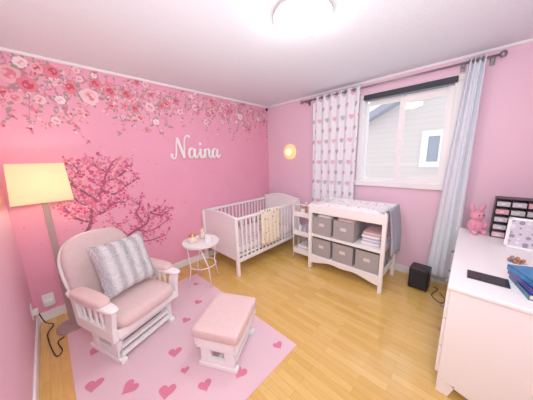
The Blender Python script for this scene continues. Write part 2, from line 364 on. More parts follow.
# ------------------------------------------------------------------ curtain rod and curtains
rod = thing('curtain_rod', 'brushed steel curtain rod above the window', 'curtain rod', (.84, -.1, 2.31))
MB().tube([(0, 0, 0), (2.04, 0, 0)], .011, 12).build('pole', steel, rod, smooth=True)
for x in (-.02, 2.06): MB().lathe([(.001, -.03), (.02, -.022), (.026, 0), (.02, .022), (.001, .03)], n=16).build('finial', steel, rod, smooth=True, loc=(x, 0, 0))
for x in (.06, 1.80, 2.0):
    MB().box((x-.01, -.004, -.02), (x+.01, .1, -.01)).box((x-.018, .094, -.05), (x+.018, .1, .02)).build('bracket', steel, rod, bevel=.002)
def curtain(x0t, x1t, x0b, x1b, z0, z1, pl_, amp, mat, label, cw):
    th = thing('curtain', label, 'curtain', (0, -.1, 0))
    nx, nz = 150, 40; vs = []; fs = []; uvs = []
    for j in range(nz+1):
        t = j/nz; z = z1+(z0-z1)*t; a = x0t+(x0b-x0t)*t; b = x1t+(x1b-x1t)*t
        for i in range(nx+1):
            s = i/nx; am = amp*(.8+.25*math.sin(s*9+t*2))
            vs.append((a+(b-a)*s+.012*math.sin(s*31+t*1.5)*t, am*math.sin(2*PI*pl_*s+.5*math.sin(t*2.5+s*4)), z)); uvs.append((s*cw, z))
    for j in range(nz):
        for i in range(nx): k = j*(nx+1)+i; fs.append((k, k+1, k+nx+2, k+nx+1))
    me = bpy.data.meshes.new('cloth'); me.from_pydata(vs, [], fs); me.materials.append(mat)
    uv = me.uv_layers.new()
    for lo in me.loops: uv.data[lo.index].uv = uvs[lo.vertex_index]
    for p in me.polygons: p.use_smooth = True
    o = bpy.data.objects.new('cloth', me); C.objects.link(o); o.parent = th
    so = o.modifiers.new('s', 'SOLIDIFY'); so.thickness = .002
    for k in range(int(pl_*2)):
        s = (k+.5)/(pl_*2); x = x0t+(x1t-x0t)*s
        MB().tube([(x, .02*math.cos(g), 2.31+.02*math.sin(g)) for g in [2*PI*q/14 for q in range(15)]], .004, 6, cap=False).build('ring', steel, th, smooth=True)
    return th
curtain(1.02, 1.70, 1.02, 1.66, .12, 2.34, 6, .024, heart_mat('heart_curtain', (240, 242, 248), (232, 186, 202), (190, 188, 204), 6.8, 5.2), 'white curtain printed with small pink and grey hearts left of the window', .86)
curtain(2.68, 2.80, 2.55, 2.80, .09, 2.34, 4, .022, M('pale_curtain', (234, 241, 250), .85, var=.03), 'pale plain long curtain bunched right of the window', .9)

# ------------------------------------------------------------------ ceiling lamp, wall lamp, camera, sign
cl = thing('ceiling_light', 'round white glowing dome lamp on the ceiling', 'ceiling light', (1.91, -1.68, H))
MB().lathe([(0.001, 0), (.186, 0), (.190, -.012), (.186, -.026), (.001, -.026)], n=48).build('rim', rimm, cl, smooth=False)
MB().lathe([(.172, -.0265), (.168, -.046), (.148, -.068), (.11, -.084), (.06, -.093), (.001, -.096)], n=48).build('diffuser', glow, cl, smooth=True)
c = P(290, 152, 1, 0)
nl = thing('wall_light', 'small round yellow glowing light on the wall between crib and curtain', 'wall light', (c.x, 0, c.z))
m_ = MB(); m_.X = Matrix.Rotation(PI/2, 4, 'X'); m_.lathe([(.001, 0), (.13, 0), (.128, .02), (.095, .034), (.05, .042), (.001, .044)]); m_.build('cover', glow2, nl, smooth=True)
m_ = MB(); m_.se((0, -.046, 0), (.06, .006, .055)); m_.build('glow_centre', glow3, nl, smooth=True)
bc = thing('security_camera', 'tiny dark camera high in the room corner', 'camera', (.05, -.07, H-.03))
MB().se((0, 0, -.03), (.022, .022, .028)).build('body', blackm, bc, smooth=True)
MB().tube([(0, 0, -.01), (0, 0, .03)], .006).build('mount', white, bc, smooth=True)

sg = MB(); U = .121; ZS = .127; y0, z0 = -1.815, 1.515
L1 = [[(-.1,.45),(-.16,.15),(.02,-.05),(.26,.12),(.38,.7),(.48,1.5),(.55,2.05)], [(.55,2.05),(.72,1.6),(1.0,.7),(1.22,-.02)], [(1.22,-.02),(1.28,.8),(1.36,1.6),(1.52,2.15),(1.8,2.32),(1.98,2.12)]]
def al(o): return [[(2.45+o,.8),(2.25+o,1.02),(1.93+o,.85),(1.8+o,.42),(1.95+o,.02),(2.22+o,.12),(2.42+o,.55),(2.48+o,.98)], [(2.48+o,.98),(2.47+o,.4),(2.58+o,.02),(2.78+o,.08),(2.95+o,.4)]]
L2 = al(0); L3 = [[(2.95,.4),(3.12,.7),(3.2,.98)], [(3.2,.98),(3.2,.35),(3.32,.0),(3.52,.08),(3.7,.45),(3.78,.98)]]
L4 = [[(3.78,.98),(3.8,.5),(3.78,0)], [(3.8,.45),(3.95,.84),(4.18,1.0),(4.34,.8),(4.34,.3),(4.46,.0),(4.65,.08),(4.8,.35)]]; L5 = al(3.0)
for grp in (L1, L2, L3, L4, L5):
    for st in grp:
        c_ = catmull([(.022, y0+U*a, z0+ZS*b) for a, b in st], 7)
        rr = []
        for i in range(len(c_)):
            d = (c_[min(i+1, len(c_)-1)]-c_[max(i-1, 0)]); rr.append(.0105+(.0105 if d.z < 0 else 0)*min(1, abs(d.z)/(d.length+1e-6)))
        sg.tube(c_, rr, 8)
sg.se((.022, y0+U*3.26, z0+ZS*1.5), (.012, .022, .022), n=8, k=14)
tag(sg.build('name_sign', letterm, smooth=True), 'white cursive letter sign spelling a name on the pink mural wall', 'sign')

# ------------------------------------------------------------------ rug
rug = MB(); RX0, RX1, RY0, RY1 = .34, 1.96, -3.08, -1.81
rug.box((RX0, RY0, 0), (RX1, RY1, .006))
def heart(px, py, s, a):
    c = P(px, py, 2, .007); pts = []
    for k in range(28):
        t = 2*PI*k/28; x = 16*math.sin(t)**3; y = 13*math.cos(t)-5*math.cos(2*t)-2*math.cos(3*t)-math.cos(4*t)
        x *= s/32; y *= s/32; pts.append((c.x+x*math.cos(a)-y*math.sin(a), c.y+x*math.sin(a)+y*math.cos(a), .0070))
    if all(RX0 < p[0] < RX1 and RY0 < p[1] < RY1 for p in pts): rug.poly(pts, 1)
for i, (px, py, s) in enumerate([(95,351,.09),(94,385,.11),(130,387,.11),(175,352,.10),(167,391,.11),(240,372,.10),(278,345,.08),(198,302,.08),(186,320,.08),(205,385,.09),(222,288,.08),(262,322,.07),(165,302,.07),(72,340,.08),(185,370,.06),(196,284,.07)]):
    heart(px, py, s, 2.35-PI/2+.5*math.sin(i*2.3))
tag(rug.build('rug', [M('rug_pink', (238, 204, 215), .95, bump=.4, bs=220, var=.05), M('rug_heart', (226, 130, 160), .95, bump=.4, bs=220, var=.06)]), 'pale pink rug with darker pink hearts on the wooden floor', 'rug')

# ------------------------------------------------------------------ floor lamp
fl = thing('floor_lamp', 'lit floor lamp with square cream shade in the left corner', 'lamp', (.29, -3.03, 0.0))
MB().lathe([(.001, 0), (.12, 0), (.12, .012), (.1, .02), (.02, .028), (.001, .028)]).build('base', taupe, fl, smooth=False)
MB().box((-.021, -.021, .02), (.021, .021, 1.22)).build('pole', taupe, fl, bevel=.003)
z0_, z1_, b0, b1 = 1.19, 1.49, .172, .155
vs = []
for z, b in ((z0_, b0), (z1_, b1)):
    vs += [(-b, -b, z), (b, -b, z), (b, b, z), (-b, b, z)]
sh = MB(); sh._a(vs, [(0, 1, 5, 4), (1, 2, 6, 5), (2, 3, 7, 6), (3, 0, 4, 7)])
so = sh.build('shade', shade_mat(), fl); s_ = so.modifiers.new('s', 'SOLIDIFY'); s_.thickness = .003
MB().se((0, 0, 1.32), (.03, .03, .04)).build('bulb', bulbm, fl, smooth=True)
MB().tube([(0, 0, 1.2), (0, 0, 1.28)], .012).tube([(-.16, 0, 1.2), (.16, 0, 1.2)], .003, 6).tube([(0, -.16, 1.2), (0, .16, 1.2)], .003, 6).build('fitting', steel, fl)

# ------------------------------------------------------------------ glider chair
GX, GY, GR, GS = .83, -2.66, .34, .88
gc = thing('glider_chair', 'white framed glider chair with pale pink velvet cushions on the rug', 'chair', (GX, GY, .0075), GR); gc.scale = (GS, GS, GS)
for s in (-1, 1):
    y = .255*s
    b = MB(); b.box((-.22, y-.026, 0), (.25, y+.026, .04)); b.box((-.16, y-.02, .04), (.21, y+.02, .12)); b.box((-.16, y-.02, .20), (.21, y+.02, .25)); b.box((.12, y-.022, .04), (.21, y+.022, .25)); b.box((-.16, y-.022, .04), (-.07, y+.022, .25))
    b.build('base_side', white, gc, bevel=.005)
    yy = .21*s
    for x in (-.11, .15): MB().box((x-.016, yy-.008, .10), (x+.016, yy+.008, .31)).build('glide_link', white, gc, bevel=.003)
    ar = MB(); y2 = .305*s
    ar.prism([(.19, .27), (.285, .27), (.29, .40), (.32, .52), (.27, .55), (.22, .50), (.20, .40)], 1, y2-.018, y2+.018)
    ar.prism([(-.26, .27), (-.19, .27), (-.22, .55), (-.29, .55)], 1, y2-.018, y2+.018)
    ar.box((-.25, y2-.02, .26), (.28, y2+.02, .36))
    for x in (-.13, -.04, .05, .13): ar.box((x-.012, y2-.008, .35), (x+.012, y2+.008, .55))
    arm = ar.build('arm_support', white, gc, bevel=.003)
    MB().se((.01, y2, .56), (.34, .048, .018), .35, .5, 8, 32).build('arm', white, gc, smooth=True)
    MB().se((.0, y2, .594), (.23, .060, .036), .6, .5, 10, 32).build('arm_pad', velvet, gc, smooth=True)
cr = MB()
for x, z in ((-.17, .055), (.02, .055), (.11, .055), (.20, .055), (.19, .12), (.19, .20)): cr.box((x-.02, -.25, z-.012), (x+.02, .25, z+.016))
cr.build('stretcher', white, gc, bevel=.003)
fr = MB(); fr.box((-.26, -.286, .30), (-.22, .286, .35)); fr.box((.26, -.286, .275), (.29, .286, .35)); fr.box((-.25, -.286, .315), (.28, .286, .335)); fr.build('seat_frame', white, gc, bevel=.004)
sc = MB(); sc.se((.04, 0, .395), (.30, .278, .065), .5, .3, 14, 40); sc.build('seat_cushion', velvet, gc, smooth=True)
tilt = Matrix.Translation((-.25, 0, .36)) @ Matrix.Rotation(math.radians(-19), 4, 'Y')
bk = MB(); bk.X = tilt; bk.se((0.03, 0, .335), (.07, .30, .345), .62, .8, 20, 36); bk.build('back_cushion', velvet2, gc, smooth=True)
bf = MB(); bf.X = tilt
ring = [(-.035, .294*spow(math.cos(g), .75), .335+.338*spow(math.sin(g), .75)) for g in [2*PI*k/48 for k in range(49)]]
bf.tube(ring, .017, 8, cap=False)
for yy in (-.12, 0, .12): bf.tube([(-.05, yy, .02), (-.05, yy, .66)], .011, 8)
bf.build('back_frame', white, gc, smooth=True)
def pillow(w_, h_, t, n=22, rough=0):
    vs = []; fs = []
    for sgn in (1, -1):
        for j in range(n+1):
            for i in range(n+1):
                u = 2*i/n-1; v = 2*j/n-1; th = ((1-u**4)*(1-v**4))**.5 if abs(u) < 1 and abs(v) < 1 else 0
                q = random.uniform(-rough, rough) if th > 0 else 0
                vs.append((sgn*t*th/2+q, w_/2*u*(.92+.08*v*v), h_/2*v*(.92+.08*u*u)+q))
    m = (n+1)**2
    for s_, o in ((0, 0), (1, m)):
        for j in range(n):
            for i in range(n):
                k = o+j*(n+1)+i; f = (k, k+1, k+n+2, k+n+1); fs.append(f if not s_ else f[::-1])
    return vs, fs
vs, fs = pillow(.44, .44, .17, 36, .008)
fp = MB(); fp._a(vs, fs); fpo = fp.build('fur_cushion', fur_mat(), smooth=True)
ca, sa = math.cos(GR), math.sin(GR)
lx, ly, lz = -.035, .03, .645
fpo.location = (GX+lx*ca-ly*sa, GY+lx*sa+ly*ca, lz); fpo.rotation_euler = (-.04, math.radians(-21), GR+.05)
tag(fpo, 'fluffy white and grey striped fur cushion leaning on the glider chair back', 'cushion')

# ------------------------------------------------------------------ ottoman
ot = thing('footstool', 'white footstool with flat pale pink cushion on the rug', 'footstool', (1.575, -2.19, .0075), .50)
for s in (-1, 1):
    y = .17*s; b = MB(); b.box((-.15, y-.022, 0), (.15, y+.022, .032)); b.box((-.13, y-.016, .03), (.13, y+.016, .07)); b.box((-.13, y-.018, .03), (-.055, y+.018, .20)); b.box((.055, y-.018, .03), (.13, y+.018, .20)); b.box((-.13, y-.014, .14), (.13, y+.014, .20))
    b.build('base_side', white, ot, bevel=.004)
b = MB()
for x, z in ((-.11, .045), (0, .045), (.11, .045), (.11, .10)): b.box((x-.016, -.16, z-.012), (x+.016, .16, z+.012))
b.build('stretcher', white, ot, bevel=.003)
b = MB(); b.box((-.155, -.20, .165), (.155, -.175, .25)); b.box((-.155, .175, .165), (.155, .20, .25)); b.box((-.165, -.20, .185), (-.14, .20, .25)); b.box((.14, -.20, .185), (.165, .20, .25)); b.box((-.14, -.17, .23), (.14, .17, .25)); b.build('seat_frame', white, ot, bevel=.004)
MB().se((0, 0, .288), (.176, .218, .042), .28, .12, 14, 56).build('seat_cushion', velvet, ot, smooth=True)

# ------------------------------------------------------------------ side table
st = thing('side_table', 'small round white tray table with thin legs beside the crib', 'table', (.6, -1.84, .007))
MB().lathe([(.001, .51), (.2, .51), (.208, .515), (.212, .54), (.205, .54), (.2, .522), (.001, .522)], n=40).build('tabletop', white, st)
for k in range(4):
    a = PI/4+k*PI/2+.2; c_, s_ = math.cos(a), math.sin(a); c2, s2 = math.cos(a+.5), math.sin(a+.5)
    MB().tube([(.17*c_, .17*s_, .51), (.15*c2, .15*s2, .25), (.19*c2, .19*s2, .006)], .006, 8).build('leg', white, st, smooth=True)
MB().tube([(.152*math.cos(g), .152*math.sin(g), .25) for g in [2*PI*k/32 for k in range(33)]], .005, 6, cap=False).build('brace_ring', white, st, smooth=True)
cream = M('cream_ceramic', (246, 232, 214), .3, coat=.3); gold = M('gold_trim', (214, 170, 100), .3, metal=.8)
TZ = .530
jr = thing('jar', 'small cream lidded jar on the round side table', 'jar', (.53, -1.91, TZ))
MB().lathe([(.001, 0), (.04, 0), (.055, .02), (.058, .05), (.045, .075), (.001, .075)]).build('body', cream, jr, smooth=True)
MB().lathe([(.046, .075), (.04, .09), (.012, .1), (.012, .112), (.001, .116)]).build('lid', gold, jr, smooth=True)
mg = thing('mug', 'white mug on the round side table nearer the crib', 'mug', (.66, -1.78, TZ))
MB().lathe([(.001, 0), (.034, 0), (.038, .01), (.038, .085), (.033, .085), (.033, .012), (.001, .01)]).build('cup', white, mg, smooth=False)
MB().tube([(.036+.026*math.sin(g), 0, .045+.026*math.cos(g)) for g in [PI*k/10 for k in range(11)]], .005, 6).build('handle', white, mg, smooth=True)
ps = thing('plush_bear', 'tiny beige plush toy sitting on the round side table', 'toy', (.51, -1.77, TZ))
bear = M('beige_plush', (238, 214, 200), .95, bump=.5, bs=150)
MB().se((0, 0, .042), (.035, .035, .042)).se((0, 0, .097), (.03, .03, .028)).se((-.018, .018, .124), (.01, .008, .01), n=8, k=12).se((.018, -.018, .124), (.01, .008, .01), n=8, k=12).build('body', bear, ps, smooth=True)

# ------------------------------------------------------------------ crib
X0, X1, Y0, Y1 = .04, .81, -1.49, -.14
cb = thing('crib', 'white wooden baby crib with slatted sides in the room corner', 'crib', ((X0+X1)/2, (Y0+Y1)/2, 0))
hx, hy = (X1-X0)/2, (Y1-Y0)/2
def endp(y, top, arch, nm):
    pts = [(-hx+.02, .20), (hx-.02, .20)]
    for k in range(17):
        t = k/16; pts.append((hx-.02-(2*hx-.04)*t, top+arch*math.sin(PI*t)**1.5))
    o = MB().prism(pts, 1, y-.011, y+.011).build(nm, crib_w, cb, bevel=.003)
    cp = [(-hx+.0+(2*hx)*k/16, y, top+.008+arch*math.sin(PI*k/16)**1.5) for k in range(17)]
    MB().tube(cp, .017, 8).build('top_cap', crib_w, o, smooth=True)
endp(-hy+.03, .755, .03, 'end_panel'); endp(hy-.03, .80, .05, 'end_panel')
for sx in (-1, 1):
    for sy in (-1, 1):
        MB().box((sx*hx-.025, sy*hy-.02 if sy > 0 else sy*hy, 0), (sx*hx+.015 if sx > 0 else sx*hx+.025, sy*hy if sy > 0 else sy*hy+.04, .77 if sy < 0 else .80)).build('post', crib_w, cb, bevel=.006)
for sx in (-1, 1):
    x = sx*(hx-.008)
    MB().box((x-.016, -hy+.03, .735), (x+.016, hy-.02, .77)).build('top_rail', crib_w, cb, bevel=.006)
    MB().box((x-.013, -hy+.03, .18), (x+.013, hy-.02, .225)).build('bottom_rail', crib_w, cb, bevel=.004)
    n = 17
    for k in range(n):
        y = -hy+.04+(2*hy-.06)*(k+1)/(n+1)
        MB().box((x-.007, y-.011, .22), (x+.007, y+.011, .74)).build('slat', crib_w, cb, bevel=.003)
MB().box((-hx+.03, -hy+.05, .24), (hx-.03, hy-.05, .26)).build('mattress_base', crib_w, cb)
mt = thing('crib_mattress', 'crib mattress in a pink dotted sheet inside the white crib', 'mattress', ((X0+X1)/2, (Y0+Y1)/2, .261))
MB().se((0, 0, .055), (hx-.04, hy-.06, .055), .35, .15, 12, 48).build('sheet', dots_mat('sheet_dots', (248, 236, 238), [(240, 170, 190), (226, 150, 170), (200, 190, 200)], 14, .25), mt, smooth=True)
bk_ = MB(); xr = X1-.008; prof = [(xr-.026, .50), (xr-.025, .62), (xr-.024, .74), (xr-.016, .776), (xr, .784), (xr+.018, .776), (xr+.026, .74), (xr+.028, .6), (xr+.028, .45), (xr+.030, .28)]
prof = [(p.x, p.z) for p in catmull([(a, 0, b) for a, b in prof], 4)]
ny = 26; vs = []; fs = []
for i, (x, z) in enumerate(prof):
    for j in range(ny+1):
        s = j/ny; d = max(0, .74-z); sg_ = 1 if x > xr else -1
        vs.append((x+sg_*(.006+.012*math.sin(s*15)**2*min(1, d*5)), -1.06+.37*s+.02*d*math.sin(s*3), z+.006*math.sin(s*9)*(d > .3)))
for i in range(len(prof)-1):
    for j in range(ny): k = i*(ny+1)+j; fs.append((k, k+1, k+ny+2, k+ny+1))
bk_._a(vs, fs); o = bk_.build('baby_blanket', dots_mat('blanket_dots', (248, 240, 218), [(238, 190, 130), (230, 150, 170), (160, 176, 170), (130, 120, 150)], 20, .3), smooth=True)
s_ = o.modifiers.new('s', 'SOLIDIFY'); s_.thickness = .004
tag(o, 'cream patterned baby blanket hung over the crib side rail', 'blanket')

# ------------------------------------------------------------------ rolling cart
cart = thing('utility_cart', 'narrow white three tier cart between crib and changing table', 'cart', (1.165, -.42, 0))
for x in (-.14, .14):
    for y in (-.17, .17):
        MB().tube([(x, y, .05), (x, y, .80)], .009, 8).build('post', white, cart, smooth=True)
        MB().tube([(x-.01, y, .022), (x+.01, y, .022)], .022, 14).build('castor', M('castor_grey', (190, 190, 196), .5), cart, smooth=False)
for z in (.10, .38, .66):
    b = MB(); b.box((-.145, -.175, z), (.145, .175, z+.008))
    b.box((-.148, -.178, z), (-.142, .178, z+.07)); b.box((.142, -.178, z), (.148, .178, z+.07)); b.box((-.148, -.178, z), (.148, -.172, z+.07)); b.box((-.148, .172, z), (.148, .178, z+.07))
    b.build('tier', white, cart, bevel=.002)
MB().tube(catmull([(-.14, -.17, .79), (-.14, -.17, .83), (.14, -.17, .83), (.14, -.17, .79)], 6), .008, 8).build('handle', white, cart, smooth=True)
def bottle(x, y, z, h, r, cb_, cc, label):
    t = thing('bottle', label, 'bottle', (x, y, z), 0, 'toiletries on the cart')
    MB().lathe([(.001, 0), (r, 0), (r, h*.7), (r*.5, h*.82), (r*.4, h*.85), (.001, h*.85)], n=16).build('body', cb_, t, smooth=False)
    MB().lathe([(r*.5, h*.84), (r*.5, h), (.001, h)], n=16).build('cap', cc, t)
bm1 = M('b_peach', (240, 190, 170), .4); bm2 = M('b_tan', (200, 150, 110), .4); bm3 = M('b_lilac', (210, 200, 230), .4); bm4 = M('b_dark', (90, 70, 70), .4)
bottle(1.07, -.52, .669, .15, .024, bm1, white, 'peach bottle on the top tier of the cart, left front'); bottle(1.15, -.53, .669, .12, .028, white, bm2, 'white bottle with tan cap on the top tier of the cart')
bottle(1.24, -.52, .669, .17, .022, bm3, white, 'tall lilac bottle on the top tier of the cart'); bottle(1.10, -.38, .669, .16, .024, bm2, white, 'tan bottle at the back of the cart top tier')
bottle(1.22, -.40, .669, .13, .026, bm4, bm1, 'dark bottle at the back of the cart top tier')
bottle(1.08, -.5, .389, .14, .026, white, bm3, 'white bottle with lilac cap on the middle tier of the cart'); bottle(1.16, -.5, .389, .11, .028, bm3, bm1, 'short lilac bottle on the middle tier of the cart'); bottle(1.25, -.5, .389, .16, .024, bm1, bm4, 'peach bottle with dark cap on the middle tier of the cart')
for i, (z, lb) in enumerate(((.109, 'white folded towel at the bottom of the cart lowest tier'), (.139, 'white folded towel in the middle of the cart lowest tier'), (.169, 'white folded towel on top of the cart lowest tier'))):
    tag(MB().se((1.165, -.42, z+.015), (.12-.004*i, .14, .0148), .4, .3, 8, 28).build('folded_towel', cloth_w, smooth=True), lb, 'towel', 'folded towels on the cart')

# ------------------------------------------------------------------ changing table
CX, CY = 1.80, -.415; ax, ay = .44, .25
ct = thing('changing_table', 'white changing table with two open shelves under the window', 'changing table', (CX, CY, 0))
for sx in (-1, 1):
    for sy in (-1, 1):
        MB().box((sx*ax-.02, sy*ay-.02, 0), (sx*ax+.02, sy*ay+.02, .88)).build('leg', white, ct, bevel=.004)
    pts = [(-ay, .80), (ay, .80)]+[(ay-2*ay*k/14, .905-.028*math.sin(PI*k/14)) for k in range(15)]
    MB().prism(pts, 0, sx*ax-.01, sx*ax+.01).build('side_rail', white, ct, bevel=.003)
    MB().box((sx*ax-.008, -ay, .17), (sx*ax+.008, ay, .23)).box((sx*ax-.008, -ay, .46), (sx*ax+.008, ay, .52)).build('side_brace', white, ct, bevel=.003)
MB().box((-ax, -ay, .775), (ax, ay, .795)).build('top_board', white, ct, bevel=.002)
MB().box((-ax, -ay-.01, .775), (ax, -ay+.008, .885)).build('front_rail', white, ct, bevel=.004)
MB().box((-ax, ay-.008, .775), (ax, ay+.01, .905)).build('back_rail', white, ct, bevel=.004)
for z in (.175, .47): MB().box((-ax, -ay, z), (ax, ay, z+.018)).box((-ax, -ay-.008, z-.012), (ax, -ay+.006, z+.022)).build('shelf', white, ct, bevel=.003)
pts = [(-ax, .17)]+[(-ax+2*ax*k/30, .15-.07*abs(math.cos(PI*k/30))**3-.025*math.exp(-((k-15)/4.)**2)) for k in range(31)]+[(ax, .17)]
MB().prism(pts, 1, -ay-.006, -ay+.008).build('scalloped_apron', white, ct, bevel=.002)
pad = thing('changing_pad', 'white changing pad printed with small pink and grey marks on the changing table', 'changing pad', (CX, CY, .796))
vs = []; fs = []; nx, ny = 30, 20
for j in range(ny+1):
    for i in range(nx+1):
        u = 2*i/nx-1; v = 2*j/ny-1; e = (1-u**10)*(1-v**10)
        vs.append((.40*u, .215*v, (.085+.055*v*v)*max(e, 0)**.4))
for j in range(ny):
    for i in range(nx): k = j*(nx+1)+i; fs.append((k, k+1, k+nx+2, k+nx+1))
p_ = MB(); p_._a(vs, fs); p_.poly([(-.40, -.215, 0), (-.40, .215, 0), (.40, .215, 0), (.40, -.215, 0)]); p_.build('cover', dots_mat('pad_dots', (246, 243, 246), [(226, 150, 170), (170, 160, 180), (240, 190, 200)], 22, .26), pad, smooth=True)
def bin_():
    t = thing('storage_bin', 'x', 'bin', (0, 0, 0), 0, 'grey fabric bins in the changing table')
    a, d, h = .127, .20, .235; b = MB()
    b.box((-a, -d, 0), (a, d, .006)); b.box((-a, -d, 0), (a, -d+.006, h)); b.box((-a, d-.006, 0), (a, d, h)); b.box((-a, -d, 0), (-a+.006, d, h)); b.box((a-.006, -d, 0), (a, d, h))
    b.build('body', greyfab, t, bevel=.004)
    MB().tube([(-a, -d, h), (a, -d, h), (a, d, h), (-a, d, h), (-a, -d, h)], .005, 6).build('rim', M('rim_grey', (150, 144, 148), .9), t)
    MB().box((-.035, -d-.004, h*.50), (.035, -d, h*.50+.04)).build('label_holder', M('tag_pale', (226, 218, 220), .6), t, bevel=.001)
    return t
b0 = bin_(); xs = [CX-.283, CX, CX+.283]
b0.location = (xs[0], CY-.04, .194); b0['label'] = 'grey fabric bin at the left of the bottom shelf'
dup(b0, (xs[1], CY-.04, .194), 0, 'grey fabric bin in the middle of the bottom shelf')
dup(b0, (xs[2], CY-.04, .194), 0, 'grey fabric bin at the right of the bottom shelf')
dup(b0, (xs[0], CY-.04, .489), 0, 'grey fabric bin at the left of the upper shelf')
dup(b0, (xs[1], CY-.04, .489), 0, 'grey fabric bin in the middle of the upper shelf')
for i, (x, lb) in enumerate(((xs[0], 'crumpled white cloth in the upper left bin'), (xs[1], 'pale pink cloth in the upper middle bin'))):
    b = MB(); b.se((x, CY-.05, .665), (.112, .18, .095), .5, .5, 12, 28)
    b.v = [(v[0], v[1], v[2]+.010*math.sin(v[0]*60+i)*math.cos(v[1]*45)) for v in b.v]
    tag(b.build('cloth', cloth_w if i == 0 else M('pink_cloth', (240, 208, 214), .9), smooth=True), lb, 'cloth')
dm = [cloth_w, M('cloth_lilac', (222, 214, 230), .9), cloth_w, M('cloth_rose', (236, 200, 206), .9)]
for i, lb in enumerate(('white folded cloth at the bottom of the stack on the upper right shelf', 'lilac folded cloth second from the bottom on the upper right shelf', 'white folded cloth second from the top on the upper right shelf', 'rose folded cloth on top of the stack on the upper right shelf')):
    tag(MB().se((xs[2]+.01*(i % 2), CY-.03, .489+.018+.037*i), (.105, .17-.01*i, .018), .4, .25, 8, 32).build('folded_cloth', dm[i], smooth=True), lb, 'cloth', 'folded cloths on the upper right shelf')
hg = MB(); vs = []; fs = []; n2 = 14
prof = [(CX+ax-.022, .82), (CX+ax-.018, .89), (CX+ax+.004, .920), (CX+ax+.026, .90), (CX+ax+.036, .79), (CX+ax+.040, .60), (CX+ax+.044, .42)]
pr = catmull([(a, 0, b) for a, b in prof], 4)
for i, p in enumerate(pr):
    for j in range(n2+1):
        s = j/n2; d = max(0, .86-p.z); vs.append((p.x+(.016*math.sin(s*14)+.016)*min(1, d*4)*(1 if p.x > CX+ax else 0), CY-.20+.40*s*(1-.3*d)+.05*d, p.z-.05*s*(d > .3)))
for i in range(len(pr)-1):
    for j in range(n2): k = i*(n2+1)+j; fs.append((k, k+1, k+n2+2, k+n2+1))
hg._a(vs, fs); o = hg.build('hanging_towel', cloth_g, smooth=True); s_ = o.modifiers.new('s', 'SOLIDIFY'); s_.thickness = .004
tag(o, 'pale grey towel hanging over the right end of the changing table', 'towel')

# ------------------------------------------------------------------ black speaker and cords
sp = thing('speaker', 'small black box speaker on the floor by the window wall', 'speaker', (2.53, -.25, 0), -.05)
MB().box((-.09, -.085, .008), (.09, .085, .25)).build('cabinet', blackm, sp, bevel=.015, seg=3)
MB().box((-.078, -.090, .025), (.078, -.084, .235)).build('grille', M('grille_black', (34, 34, 40), .8, bump=.5, bs=300), sp, bevel=.002)
for x in (-.07, .07):
    for y in (-.065, .065): MB().tube([(x, y, 0), (x, y, .01)], .01).build('foot', dgrey, sp)
tag(MB().tube(catmull([(2.66, -.16, .006), (2.70, -.19, .006), (2.66, -.34, .005), (2.74, -.44, .005), (2.77, -.36, .005), (2.72, -.24, .006)], 8), .004, 6).build('power_cord', blackm, smooth=True), 'black power cord curled on the floor beside the black speaker', 'cord')
tag(MB().tube(catmull([(.20, -L+.03, .22), (.22, -L+.06, .10), (.16, -L+.10, .012), (.30, -3.20, .012), (.62, -3.16, .006), (.60, -3.12, .006), (.46, -3.14, .006), (.42, -3.10, .006)], 8), .0045, 6).build('power_cord', blackm, smooth=True), 'black lamp cord trailing along the floor at the left wall', 'cord')
ol = thing('wall_outlet', 'white wall outlet with plug near the lamp foot on the left wall', 'outlet', (.22, -L, .24))
MB().box((-.04, 0, -.06), (.04, .006, .06)).build('plate', white, ol, bevel=.002)
MB().box((-.025, .006, -.035), (.025, .04, .01)).build('plug', white, ol, bevel=.005)
o2 = thing('wall_outlet', 'white wall outlet with adapter above the skirting on the mural wall beside the lamp', 'outlet', (0, -3.16, .20))
MB().box((0, -.04, -.06), (.006, .04, .06)).build('plate', white, o2, bevel=.002)
MB().box((.006, -.03, -.05), (.05, .03, .0)).build('adapter', white, o2, bevel=.006)

# ------------------------------------------------------------------ dresser
DX, DY0, DY1, DH = 2.79, -1.50, -.16, .74
dr = thing('dresser', 'long white dresser along the right edge of the room', 'dresser', ((DX+W-.02)/2, (DY0+DY1)/2, 0))
dx = (W-.02-DX)/2; dy = (DY1-DY0)/2
MB().box((-dx+.015, -dy+.015, .09), (dx, dy-.01, DH-.025)).build('body', white, dr, bevel=.004)
MB().box((-dx, -dy, DH-.025), (dx, dy, DH)).build('top', white, dr, bevel=.008, seg=3)
for sx in (-1, 1):
    for sy in (-1, 1):
        x = sx*(dx-.045); y = sy*(dy-.045)
        MB().prism([(x-.03, 0), (x+.03, 0), (x+.03+.03*(sx < 0), .10), (x-.03-.03*(sx > 0), .10)], 1, y-.028, y+.028).build('leg', white, dr, bevel=.003)
pts = [(-dx+.07, .10), (-dx+.10, .075), (-dx+.16, .06), (dx-.16, .06), (dx-.10, .075), (dx-.07, .10)]
MB().prism(pts, 1, -dy+.017, -dy+.03).build('apron', white, dr)
for i in range(2):
    for j in range(3):
        y0_ = -dy+.04+i*(dy-.035); z0_ = .12+j*.195
        d = MB().box((-dx-.001, y0_, z0_), (-dx+.016, y0_+dy-.055, z0_+.182)).build('drawer', white, dr, bevel=.004)
        MB().se((-dx-.012, y0_+(dy-.055)/2, z0_+.09), (.012, .014, .014), n=8, k=12).build('knob', steel, d, smooth=True)

